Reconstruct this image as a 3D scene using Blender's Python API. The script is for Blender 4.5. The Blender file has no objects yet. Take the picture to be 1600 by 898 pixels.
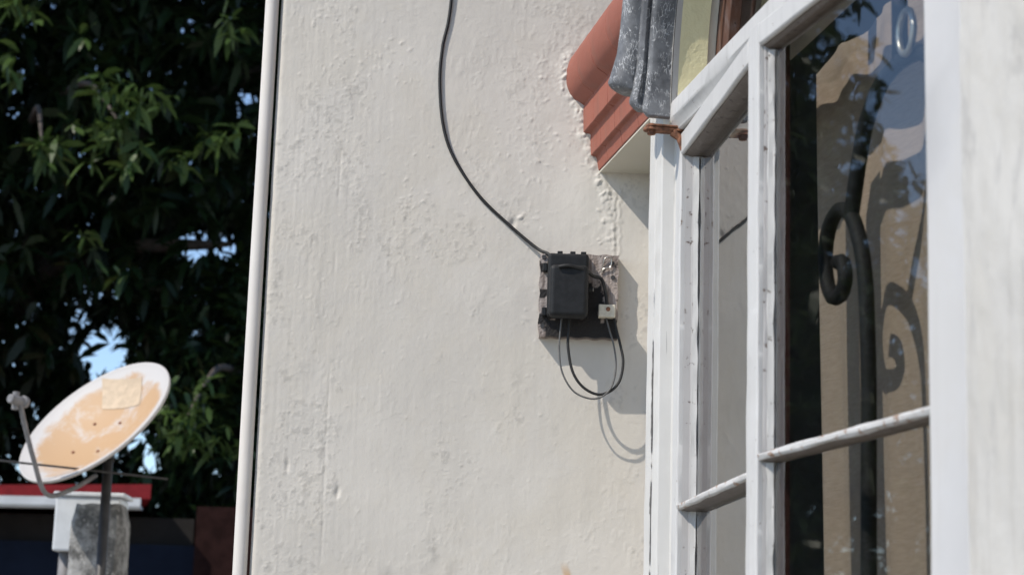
import bpy, math, random
import numpy as np
from mathutils import Vector, Matrix

random.seed(4)
rng = np.random.default_rng(11)
SC = bpy.context.scene
COL = SC.collection
R = math.radians

# ------------------------------------------------------------------ camera
PITCH, ROLL = R(11.6), R(1.73)
CAM = Vector((0.0, -3.6, 1.6))
fw = Vector((0, math.cos(PITCH), math.sin(PITCH)))
r0 = Vector((1, 0, 0)); u0 = Vector((0, -math.sin(PITCH), math.cos(PITCH)))
rt = r0 * math.cos(ROLL) + u0 * math.sin(ROLL)
up = -r0 * math.sin(ROLL) + u0 * math.cos(ROLL)
cd = bpy.data.cameras.new('camera'); cam = bpy.data.objects.new('camera', cd); COL.objects.link(cam)
cam.matrix_world = Matrix(((rt.x, up.x, -fw.x, CAM.x), (rt.y, up.y, -fw.y, CAM.y), (rt.z, up.z, -fw.z, CAM.z), (0, 0, 0, 1)))
cd.sensor_width = 36.0; cd.lens = 3050 / 1600 * 36.0
cd.clip_start = 0.05; cd.clip_end = 3000
cd.dof.use_dof = True; cd.dof.focus_distance = 3.35; cd.dof.aperture_fstop = 8.0
SC.camera = cam

# ------------------------------------------------------------------ sky and sun
LDIR = Vector((-1.52, -1.0, 1.95)).normalized()          # towards the sun
wd = bpy.data.worlds.new('World'); SC.world = wd; wd.use_nodes = True
nt = wd.node_tree; bg = nt.nodes['Background']
sky = nt.nodes.new('ShaderNodeTexSky'); sky.sky_type = 'NISHITA'; sky.sun_disc = False
sky.sun_elevation = math.asin(LDIR.z); sky.sun_rotation = math.atan2(LDIR.x, LDIR.y)
sky.air_density = 0.85; sky.dust_density = 0.1; sky.ozone_density = 1.6
nt.links.new(sky.outputs[0], bg.inputs[0]); bg.inputs[1].default_value = 0.15
sd = bpy.data.lights.new('sun', 'SUN'); sd.energy = 3.2; sd.angle = R(0.53); sd.color = (1.0, 0.93, 0.83)
sun = bpy.data.objects.new('sun', sd); COL.objects.link(sun); sun.location = (-6, -4, 12)
sun.rotation_euler = LDIR.to_track_quat('Z', 'Y').to_euler()
SC.view_settings.view_transform = 'Standard'; SC.view_settings.look = 'None'
SC.view_settings.exposure = 0.38; SC.view_settings.gamma = 1.0

# ------------------------------------------------------------------ helpers
def tag(o, label=None, cat=None, group=None, kind=None):
    if label: o['label'] = label
    if cat: o['category'] = cat
    if group: o['group'] = group
    if kind: o['kind'] = kind
    return o

ORG = {}
def empty(name, loc, parent=None):
    o = bpy.data.objects.new(name, None); COL.objects.link(o); o.empty_display_size = 0.05
    loc = Vector(loc); ORG[o.name] = loc
    if parent: o.parent = parent; o.location = loc - ORG[parent.name]
    else: o.location = loc
    return o

def mesh(name, verts, faces, m, parent=None, smooth=False, origin=None, bevel=0.0, bseg=2):
    v = np.asarray(verts, dtype=float)
    if origin is None: origin = (v.min(0) + v.max(0)) / 2
    origin = np.asarray(origin, dtype=float)
    me = bpy.data.meshes.new(name)
    me.from_pydata((v - origin).tolist(), [], faces); me.update()
    if smooth: me.polygons.foreach_set('use_smooth', [True] * len(me.polygons))
    if smooth == 'angle': me.set_sharp_from_angle(angle=R(28))
    if m: me.materials.append(m)
    o = bpy.data.objects.new(name, me); COL.objects.link(o)
    loc = Vector(origin.tolist()); ORG[o.name] = loc
    if parent: o.parent = parent; o.location = loc - ORG[parent.name]
    else: o.location = loc
    if bevel:
        b = o.modifiers.new('bevel', 'BEVEL'); b.width = bevel; b.segments = bseg; b.limit_method = 'ANGLE'; b.angle_limit = R(35)
    return o

class MB:
    def __init__(s): s.v = []; s.f = []
    def add(s, vs, fs):
        n = len(s.v); s.v += [tuple(map(float, p)) for p in vs]; s.f += [tuple(i + n for i in f) for f in fs]
    def box(s, lo, hi, T=None):
        (a, b, c), (d, e, g) = lo, hi
        vs = [(a, b, c), (d, b, c), (d, e, c), (a, e, c), (a, b, g), (d, b, g), (d, e, g), (a, e, g)]
        if T: vs = [T(*p) for p in vs]
        fs = [(0, 3, 2, 1), (4, 5, 6, 7), (0, 1, 5, 4), (1, 2, 6, 5), (2, 3, 7, 6), (3, 0, 4, 7)]
        p = [Vector(q) for q in vs]
        if (p[1] - p[0]).cross(p[3] - p[0]).dot(p[4] - p[0]) < 0: fs = [tuple(reversed(f)) for f in fs]
        s.add(vs, fs); return s
    def tube(s, pts, rad, n=10, caps=True, square=False):
        pts = [Vector(p) for p in pts]
        if not hasattr(rad, '__len__'): rad = [rad] * len(pts)
        t0 = (pts[1] - pts[0]).normalized()
        ref = Vector((0, 0, 1)) if abs(t0.z) < 0.9 else Vector((1, 0, 0))
        nrm = t0.cross(ref).normalized(); base = len(s.v)
        for i, p in enumerate(pts):
            t = (pts[min(i + 1, len(pts) - 1)] - pts[max(i - 1, 0)]).normalized()
            nrm = (nrm - t * nrm.dot(t)).normalized(); b = t.cross(nrm)
            for k in range(n):
                a = 2 * math.pi * (k + (0.5 if square else 0)) / n
                s.v.append(tuple(p + (nrm * math.cos(a) + b * math.sin(a)) * rad[i]))
        for i in range(len(pts) - 1):
            for k in range(n):
                a = base + i * n + k; b2 = base + i * n + (k + 1) % n
                s.f.append((a, b2, b2 + n, a + n))
        if caps:
            s.f.append(tuple(base + k for k in reversed(range(n))))
            e = base + (len(pts) - 1) * n
            s.f.append(tuple(e + k for k in range(n)))
        return s
    def build(s, name, m, parent=None, **k): return mesh(name, s.v, s.f, m, parent, **k)

def spline(pts, n=8):
    P = [Vector(p) for p in pts]; out = []
    for i in range(len(P) - 1):
        a = P[max(i - 1, 0)]; b = P[i]; c = P[i + 1]; d = P[min(i + 2, len(P) - 1)]
        for k in range(n):
            t = k / n
            out.append(0.5 * ((2 * b) + (c - a) * t + (2 * a - 5 * b + 4 * c - d) * t * t + (3 * b - a - 3 * c + d) * t ** 3))
    out.append(P[-1]); return out

def vnoise(x, y, seed, per=256):
    g = np.random.default_rng(seed).random((per, per))
    xi = np.floor(x).astype(int); yi = np.floor(y).astype(int)
    fx = x - xi; fy = y - yi
    fx = fx * fx * fx * (fx * (6 * fx - 15) + 10); fy = fy * fy * fy * (fy * (6 * fy - 15) + 10)
    a = g[xi % per, yi % per]; b = g[(xi + 1) % per, yi % per]
    c = g[xi % per, (yi + 1) % per]; d = g[(xi + 1) % per, (yi + 1) % per]
    return (a * (1 - fx) + b * fx) * (1 - fy) + (c * (1 - fx) + d * fx) * fy
def fbm(x, y, seed, o=4):
    s = 0; A = 0.5; t = 0
    for k in range(o):
        s = s + A * vnoise(x * 2 ** k + 7.3 * k, y * 2 ** k + 3.1 * k, seed + k); t += A; A *= 0.55
    return s / t
def sstep(a, b, x):
    t = np.clip((x - a) / (b - a), 0, 1); return t * t * (3 - 2 * t)

def bar(name, p0, p1, prof, ax, ay, m, parent, seg=None, jit=0.0006, seed=0, smooth='angle', bevel=0.0012, extra=None):
    """prof: closed 2D polygon extruded from p0 to p1, slightly uneven like old painted wood"""
    p0 = Vector(p0); p1 = Vector(p1); ax = Vector(ax); ay = Vector(ay)
    L = (p1 - p0).length
    if seg is None: seg = max(2, int(L / 0.02))
    n = len(prof); V = []; F = []
    rg = np.random.default_rng(seed + 77)
    walk = [np.convolve(rg.normal(0, .7, seg + 21), np.hanning(11) / 2.0, 'same')[10:11 + seg] for _ in range(2 * n)]
    for i in range(seg + 1):
        c = p0.lerp(p1, i / seg)
        for k, (a, b) in enumerate(prof):
            da = walk[2 * k][i] * jit; db = walk[2 * k + 1][i] * jit
            if extra: ea, eb = extra(i / seg * L, k); da += ea; db += eb
            V.append(c + ax * (a + da) + ay * (b + db))
    for i in range(seg):
        for k in range(n):
            a = i * n + k; b = i * n + (k + 1) % n
            F.append((a, b, b + n, a + n))
    F.append(tuple(reversed(range(n)))); F.append(tuple(seg * n + k for k in range(n)))
    area = sum(prof[k][0] * prof[(k + 1) % n][1] - prof[(k + 1) % n][0] * prof[k][1] for k in range(n))
    if area * ax.cross(ay).dot(p1 - p0) < 0: F = [tuple(reversed(f)) for f in F]
    return mesh(name, V, F, m, parent, smooth=smooth, bevel=bevel)

# ------------------------------------------------------------------ materials
def newmat(name):
    m = bpy.data.materials.new(name); m.use_nodes = True
    return m, m.node_tree.nodes, m.node_tree.links, m.node_tree.nodes['Principled BSDF']
def mixrgb(N, L, fac, a, b, mode='MIX'):
    n = N.new('ShaderNodeMix'); n.data_type = 'RGBA'; n.blend_type = mode
    for s, v in ((0, fac), (6, a), (7, b)):
        if isinstance(v, (int, float)): n.inputs[s].default_value = v
        elif isinstance(v, tuple): n.inputs[s].default_value = (*v, 1)
        else: L.new(v, n.inputs[s])
    return n.outputs[2]
def noise(N, L, scale, detail=4, rough=0.55, vec=None, dist=0.0):
    n = N.new('ShaderNodeTexNoise'); n.inputs['Scale'].default_value = scale
    n.inputs['Detail'].default_value = detail; n.inputs['Roughness'].default_value = rough; n.inputs['Distortion'].default_value = dist
    if vec: L.new(vec, n.inputs['Vector'])
    return n.outputs[0]
def ramp(N, L, src, a, b):
    n = N.new('ShaderNodeMapRange'); L.new(src, n.inputs[0]); n.inputs[1].default_value = a; n.inputs[2].default_value = b; n.interpolation_type = 'SMOOTHSTEP'
    return n.outputs[0]
def coords(N, L, scale=(1, 1, 1), rot=(0, 0, 0)):
    t = N.new('ShaderNodeTexCoord'); mp = N.new('ShaderNodeMapping'); mp.inputs['Scale'].default_value = scale; mp.inputs['Rotation'].default_value = rot
    L.new(t.outputs['Object'], mp.inputs[0]); return mp.outputs[0]
def bump(N, L, h, bs, strength, dist, prev=None):
    n = N.new('ShaderNodeBump'); n.inputs['Strength'].default_value = strength; n.inputs['Distance'].default_value = dist
    L.new(h, n.inputs['Height'])
    if prev: L.new(prev, n.inputs['Normal'])
    L.new(n.outputs[0], bs.inputs['Normal']); return n.outputs[0]
def mult(N, L, a, b):
    n = N.new('ShaderNodeMath'); n.operation = 'MULTIPLY'; L.new(a, n.inputs[0])
    if isinstance(b, (int, float)): n.inputs[1].default_value = b
    else: L.new(b, n.inputs[1])
    return n.outputs[0]

def simple(name, col, rough=0.5, var=0.15, scale=30, bstr=0.2, bscale=200, metal=0.0, spec=0.5):
    m, N, L, B = newmat(name); c = coords(N, L)
    f = noise(N, L, scale, 5, 0.6, c)
    lo = tuple(x * (1 - var) for x in col); hi = tuple(min(1, x * (1 + var)) for x in col)
    L.new(mixrgb(N, L, ramp(N, L, f, 0.3, 0.7), lo, hi), B.inputs['Base Color'])
    B.inputs['Roughness'].default_value = rough; B.inputs['Metallic'].default_value = metal; B.inputs['Specular IOR Level'].default_value = spec
    if bstr: bump(N, L, noise(N, L, bscale, 3, 0.6, c), B, bstr, 0.001)
    return m

def plaster(name, col, dirt, streak=0.3, attr=False, bs=0.35, worn=None):
    m, N, L, B = newmat(name); c = coords(N, L); cv = coords(N, L, (26, 26, 2.2))
    big = ramp(N, L, noise(N, L, 3.2, 5, 0.6, c), 0.35, 0.68)
    k = mixrgb(N, L, big, tuple(x * 0.93 for x in col), tuple(min(1, x * 1.03) for x in col))
    k = mixrgb(N, L, mult(N, L, ramp(N, L, noise(N, L, 5.5, 6, 0.65, c, 0.5), 0.45, 0.62), 0.55), k, (col[0] * .97, col[1] * .955, col[2] * .92))
    st = ramp(N, L, noise(N, L, 1.0, 5, 0.65, cv), 0.52, 0.80)
    k = mixrgb(N, L, mult(N, L, st, streak), k, dirt)
    sp = ramp(N, L, noise(N, L, 95, 4, 0.7, c), 0.66, 0.78)
    k = mixrgb(N, L, mult(N, L, sp, 0.16), k, dirt)
    if worn:
        wn = ramp(N, L, noise(N, L, 1, 6, 0.68, coords(N, L, (24, 24, 8)), 0.4), 0.54, 0.66)
        k = mixrgb(N, L, mult(N, L, wn, 0.42), k, worn)
    if attr:
        a = N.new('ShaderNodeVertexColor'); a.layer_name = 'stain'
        sx = N.new('ShaderNodeSeparateColor'); L.new(a.outputs[0], sx.inputs[0])
        k = mixrgb(N, L, sx.outputs[0], k, (0.52, 0.33, 0.17))
        k = mixrgb(N, L, sx.outputs[1], k, (0.30, 0.28, 0.25))
        k = mixrgb(N, L, sx.outputs[2], k, (0.80, 0.76, 0.68))
    L.new(k, B.inputs['Base Color']); B.inputs['Roughness'].default_value = 0.62; B.inputs['Specular IOR Level'].default_value = 0.35
    b1 = bump(N, L, noise(N, L, 420, 4, 0.6, c), B, bs * 0.5, 0.0006)
    bump(N, L, noise(N, L, 110, 4, 0.6, c), B, bs, 0.0012, b1)
    return m

def paint(name, col, under, chip=0.68, streak=0.35):
    """old brushed paint: vertical grime, chips, hairline cracks along the grain"""
    m, N, L, B = newmat(name); c = coords(N, L); cv = coords(N, L, (60, 60, 3))
    k = mixrgb(N, L, ramp(N, L, noise(N, L, 14, 5, 0.6, c), 0.35, 0.7), tuple(x * 0.94 for x in col), col)
    st = ramp(N, L, noise(N, L, 1, 5, 0.7, cv), 0.5, 0.78)
    k = mixrgb(N, L, mult(N, L, st, streak), k, (0.36, 0.35, 0.34))
    ch = ramp(N, L, noise(N, L, 75, 6, 0.72, c), chip, chip + 0.025)
    k = mixrgb(N, L, ch, k, under)
    cc = coords(N, L, (230, 230, 8))
    cr = ramp(N, L, noise(N, L, 1, 3, 0.5, cc), 0.70, 0.74)
    k = mixrgb(N, L, mult(N, L, cr, 0.6), k, under)
    L.new(k, B.inputs['Base Color']); B.inputs['Roughness'].default_value = 0.5; B.inputs['Specular IOR Level'].default_value = 0.4
    b1 = bump(N, L, noise(N, L, 1, 4, 0.6, coords(N, L, (300, 300, 14))), B, 0.3, 0.0006)
    inv = N.new('ShaderNodeMath'); inv.operation = 'SUBTRACT'; inv.inputs[0].default_value = 1; L.new(ch, inv.inputs[1])
    bump(N, L, inv.outputs[0], B, 0.6, 0.0008, b1)
    return m

M = {}
M['plaster'] = plaster('wall_plaster', (0.588, 0.55, 0.493), (0.40, 0.375, 0.335), 0.2, attr=True, bs=.45)
M['plaster2'] = plaster('pier_plaster', (0.555, 0.535, 0.50), (0.33, 0.30, 0.26), 0.6, bs=0.5, worn=(0.34, 0.33, 0.32))
M['cream'] = plaster('soffit_plaster', (0.62, 0.59, 0.50), (0.42, 0.39, 0.32), 0.2, bs=0.6)
M['yellow'] = plaster('yellow_stucco', (0.80, 0.73, 0.45), (0.55, 0.50, 0.32), 0.25, bs=1.0)
M['white'] = paint('white_window_paint', (0.58, 0.57, 0.555), (0.20, 0.15, 0.11), 0.655, 0.6)
M['white_post'] = paint('white_post_paint', (0.60, 0.585, 0.555), (0.13, 0.125, 0.12), 0.69, 0.25)
M['white_worn'] = paint('white_worn_rusty', (0.58, 0.57, 0.555), (0.30, 0.15, 0.07), 0.575, 0.6)
M['darkwood'] = paint('dark_brown_wood', (0.13, 0.105, 0.088), (0.05, 0.035, 0.028), 0.60, 0.4)  # rail and muntin bodies, darker than their white noses
M['rebate'] = paint('shade_grey_paint', (0.40, 0.385, 0.375), (0.12, 0.09, 0.075), 0.62, 0.7)  # darker grey puts the shade of the stepped recess into the paint
M['putty'] = paint('rough_putty', (0.50, 0.49, 0.47), (0.16, 0.14, 0.12), 0.62, 0.5)
M['pier_white'] = plaster('smooth_white_trim', (0.565, 0.558, 0.555), (0.44, 0.42, 0.39), 0.25, bs=0.12)
M['terracotta'] = plaster('terracotta', (0.315, 0.105, 0.072), (0.17, 0.075, 0.055), 0.7, bs=0.5, worn=(0.25, 0.115, 0.085))
M['black'] = simple('black_plastic', (0.011, 0.0115, 0.0125), 0.55, 0.35, 60, 0.15, 500, spec=0.3)
M['cable'] = simple('black_cable', (0.010, 0.010, 0.010), 0.6, 0.3, 80, 0.2, 400)
M['cable_grey'] = simple('grey_cable', (0.10, 0.098, 0.095), 0.5, 0.2, 80, 0.1, 400)
M['iron'] = simple('wrought_iron', (0.010, 0.010, 0.011), 0.7, 0.3, 60, 0.3, 180, spec=0.25)
M['rust'] = simple('rusty_steel', (0.20, 0.085, 0.045), 0.8, 0.6, 120, 0.9, 260)
M['brass'] = simple('dull_metal', (0.42, 0.40, 0.36), 0.35, 0.2, 60, 0.1, 300, metal=0.8)
M['brown'] = paint('brown_wood', (0.105, 0.045, 0.025), (0.03, 0.015, 0.01), 0.64, 0.3)
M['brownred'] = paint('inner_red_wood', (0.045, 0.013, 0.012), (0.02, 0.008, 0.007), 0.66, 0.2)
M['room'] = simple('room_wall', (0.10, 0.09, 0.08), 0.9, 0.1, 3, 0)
M['ivory'] = simple('ivory_plastic', (0.62, 0.57, 0.46), 0.5, 0.12, 90, 0.2, 300)
M['pipe'] = plaster('cream_pipe', (0.66, 0.62, 0.575), (0.48, 0.43, 0.38), 0.35, bs=0.08)

def m_grey():
    m, N, L, B = newmat('crackled_grey_paint')
    c = coords(N, L)
    base = mixrgb(N, L, ramp(N, L, noise(N, L, 40, 5, 0.6, c), 0.3, 0.7), (0.085, 0.088, 0.095), (0.19, 0.195, 0.205))
    fac = None
    for sc, off, th in (((300, 300, 80), 0.0, 0.05), ((170, 170, 45), 3.7, 0.035)):
        wv = N.new('ShaderNodeVectorMath'); wv.operation = 'ADD'
        cc = coords(N, L, sc); L.new(cc, wv.inputs[0])
        nn = N.new('ShaderNodeTexNoise'); nn.inputs['Scale'].default_value = 1.3; L.new(cc, nn.inputs['Vector']); L.new(nn.outputs[1], wv.inputs[1])
        v = N.new('ShaderNodeTexVoronoi'); v.feature = 'DISTANCE_TO_EDGE'; v.inputs['Scale'].default_value = 1.0; L.new(wv.outputs[0], v.inputs['Vector'])
        ln = ramp(N, L, v.outputs['Distance'], th + 0.03, th)
        mk = ramp(N, L, noise(N, L, 34 + off, 4, 0.65, c), 0.505, 0.60)
        x = mult(N, L, ln, mk)
        if fac is None: fac = x
        else:
            a = N.new('ShaderNodeMath'); a.operation = 'MAXIMUM'; L.new(fac, a.inputs[0]); L.new(x, a.inputs[1]); fac = a.outputs[0]
    k = mixrgb(N, L, fac, base, (0.46, 0.465, 0.47))
    L.new(k, B.inputs['Base Color']); B.inputs['Roughness'].default_value = 0.6
    bump(N, L, fac, B, 0.5, -0.001)
    return m
M['grey'] = m_grey()

def m_board():
    m, N, L, B = newmat('weathered_board'); c = coords(N, L)
    k = mixrgb(N, L, ramp(N, L, noise(N, L, 1, 4, 0.6, coords(N, L, (160, 160, 18))), 0.35, 0.65), (0.20, 0.16, 0.14), (0.40, 0.345, 0.315))
    k = mixrgb(N, L, ramp(N, L, noise(N, L, 55, 5, 0.7, c), 0.57, 0.66), k, (0.055, 0.045, 0.04))
    at = N.new('ShaderNodeVertexColor'); at.layer_name = 'tar'
    k = mixrgb(N, L, at.outputs[0], k, (0.016, 0.014, 0.014))
    L.new(k, B.inputs['Base Color']); B.inputs['Roughness'].default_value = 0.85
    bump(N, L, noise(N, L, 180, 4, 0.65, c), B, 0.6, 0.001); return m
M['board'] = m_board()

def m_glass():
    m, N, L, B = newmat('window_glass'); N.remove(B)
    out = N['Material Output']
    tr = N.new('ShaderNodeBsdfTransparent'); tr.inputs[0].default_value = (0.93, 0.94, 0.93, 1)
    gl = N.new('ShaderNodeBsdfGlossy'); gl.inputs['Roughness'].default_value = 0.012
    fr = N.new('ShaderNodeFresnel'); fr.inputs[0].default_value = 1.5
    geo = N.new('ShaderNodeNewGeometry')
    a = N.new('ShaderNodeMath'); a.operation = 'MULTIPLY'; a.inputs[1].default_value = 2.0; L.new(fr.outputs[0], a.inputs[0])
    b = N.new('ShaderNodeMath'); b.operation = 'ADD'; b.inputs[1].default_value = 1.0; L.new(fr.outputs[0], b.inputs[0])
    d = N.new('ShaderNodeMath'); d.operation = 'DIVIDE'; L.new(a.outputs[0], d.inputs[0]); L.new(b.outputs[0], d.inputs[1])
    e = N.new('ShaderNodeMath'); e.operation = 'SUBTRACT'; e.inputs[0].default_value = 1.0; L.new(geo.outputs['Backfacing'], e.inputs[1])
    g = mult(N, L, d.outputs[0], e.outputs[0])
    mx = N.new('ShaderNodeMixShader'); L.new(g, mx.inputs[0]); L.new(tr.outputs[0], mx.inputs[1]); L.new(gl.outputs[0], mx.inputs[2])
    c = coords(N, L); bp = N.new('ShaderNodeBump'); bp.inputs['Strength'].default_value = 0.05; bp.inputs['Distance'].default_value = 0.002
    L.new(noise(N, L, 9, 2, 0.5, c), bp.inputs['Height']); L.new(bp.outputs[0], gl.inputs['Normal'])
    L.new(mx.outputs[0], out.inputs[0]); return m
M['glass'] = m_glass()

def m_curtain():
    m, N, L, B = newmat('tan_curtain'); c = coords(N, L)
    weave = noise(N, L, 1, 3, 0.6, coords(N, L, (40, 40, 900)))
    k = mixrgb(N, L, ramp(N, L, weave, 0.35, 0.65), (0.24, 0.185, 0.14), (0.30, 0.235, 0.185))
    L.new(k, B.inputs['Base Color']); B.inputs['Roughness'].default_value = 0.9
    bump(N, L, weave, B, 0.3, 0.001); return m
M['curtain'] = m_curtain()

def m_leaf(name, a, b):
    m, N, L, B = newmat(name)
    at = N.new('ShaderNodeVertexColor'); at.layer_name = 'tint'
    sx = N.new('ShaderNodeSeparateColor'); L.new(at.outputs[0], sx.inputs[0])
    k = mixrgb(N, L, sx.outputs[0], a, b)
    L.new(k, B.inputs['Base Color']); B.inputs['Roughness'].default_value = 0.42; B.inputs['Specular IOR Level'].default_value = 0.28
    tl = N.new('ShaderNodeBsdfTranslucent'); L.new(k, tl.inputs[0])
    mx = N.new('ShaderNodeMixShader'); mx.inputs[0].default_value = 0.25
    L.new(B.outputs[0], mx.inputs[1]); L.new(tl.outputs[0], mx.inputs[2]); L.new(mx.outputs[0], N['Material Output'].inputs[0])
    return m
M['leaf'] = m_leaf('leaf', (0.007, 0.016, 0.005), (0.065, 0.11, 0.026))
M['leaf2'] = m_leaf('dark_leaf', (0.02, 0.04, 0.013), (0.05, 0.08, 0.025))
M['bark'] = simple('bark', (0.07, 0.055, 0.045), 0.9, 0.4, 14, 0.9, 40)

def m_dish():
    m, N, L, B = newmat('rusty_dish'); c = coords(N, L)
    at = N.new('ShaderNodeVertexColor'); at.layer_name = 'rust'
    sx = N.new('ShaderNodeSeparateColor'); L.new(at.outputs[0], sx.inputs[0])
    n1 = noise(N, L, 6, 7, 0.72, c, 0.6)
    f = N.new('ShaderNodeMath'); f.operation = 'ADD'; L.new(sx.outputs[0], f.inputs[0])
    nn = N.new('ShaderNodeMath'); nn.operation = 'MULTIPLY_ADD'; nn.inputs[1].default_value = 2.1; nn.inputs[2].default_value = -1.24; L.new(n1, nn.inputs[0]); L.new(nn.outputs[0], f.inputs[1])
    k = mixrgb(N, L, ramp(N, L, f.outputs[0], 0.25, 0.75), (0.52, 0.50, 0.485), (0.47, 0.30, 0.165))
    sp = ramp(N, L, noise(N, L, 60, 4, 0.7, c), 0.66, 0.76)
    k = mixrgb(N, L, mult(N, L, sp, 0.5), k, (0.34, 0.15, 0.06))
    k = mixrgb(N, L, sx.outputs[1], k, (0.30, 0.12, 0.05))
    L.new(k, B.inputs['Base Color']); B.inputs['Roughness'].default_value = 0.6; return m
M['dish'] = m_dish()
M['dish_grey'] = simple('faded_grey_paint', (0.20, 0.195, 0.20), 0.6, 0.2, 30, 0.2, 100)
M['pole'] = simple('dark_steel', (0.035, 0.033, 0.033), 0.5, 0.3, 30, 0.2, 100)
def m_conc():
    m, N, L, B = newmat('rough_concrete'); c = coords(N, L)
    k = mixrgb(N, L, ramp(N, L, noise(N, L, 16, 6, 0.7, c), 0.36, 0.62), (0.10, 0.098, 0.094), (0.34, 0.335, 0.325))
    k = mixrgb(N, L, ramp(N, L, noise(N, L, 45, 5, 0.7, c), 0.58, 0.66), k, (0.42, 0.41, 0.39))
    L.new(k, B.inputs['Base Color']); B.inputs['Roughness'].default_value = 0.9
    bump(N, L, noise(N, L, 40, 6, 0.7, c), B, 1.0, 0.01); return m
M['concrete'] = m_conc()
M['boxwhite'] = simple('white_metal_box', (0.60, 0.62, 0.64), 0.5, 0.08, 12, 0.05, 60)
M['red'] = simple('red_fascia', (0.20, 0.014, 0.018), 0.7, 0.25, 6, 0.1, 40, spec=0.15)
M['gutter'] = simple('white_gutter', (0.6, 0.61, 0.62), 0.5, 0.1, 6, 0.05, 40)
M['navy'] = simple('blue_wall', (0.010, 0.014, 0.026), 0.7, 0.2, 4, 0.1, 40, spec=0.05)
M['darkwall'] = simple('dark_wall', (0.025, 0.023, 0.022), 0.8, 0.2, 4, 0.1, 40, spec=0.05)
M['brickred'] = simple('red_brown_wall', (0.02, 0.009, 0.008), 0.8, 0.3, 12, 0.3, 30, spec=0.05)
M['ground'] = plaster('paving', (0.27, 0.25, 0.215), (0.17, 0.155, 0.13), 0.2, bs=0.5)

# ------------------------------------------------------------------ ground
g = mesh('ground', [(-400, -400, 0), (400, -400, 0), (400, 400, 0), (-400, 400, 0)], [(0, 1, 2, 3)], M['ground'])
tag(g, kind='structure')

# ------------------------------------------------------------------ the house: end wall (faces camera) and window wall
AZ = R(10.6)
O = Vector((0.2043, 0, 0))
UD = Vector((math.sin(AZ), -math.cos(AZ), 0)); VD = Vector((-math.cos(AZ), -math.sin(AZ), 0)); ZD = Vector((0, 0, 1))
def B(u, v, z): return O + UD * u + VD * v + ZD * z        # along window wall, outward, up

# the window surround stands forward of that wall; it is set out in its own frame, one unit = 0.88 m
SW = 0.88; OW = Vector((0.1798, -0.432, 0.192)); SU, SV, SZ = UD * SW, VD * SW, ZD * SW
def Wn(u, v, z): return OW + SU * u + SV * v + SZ * z

house = empty('house', (O.x, O.y, 0))
tag(house, 'pale plastered house with arched white casement window and bare side wall', 'house')

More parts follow.
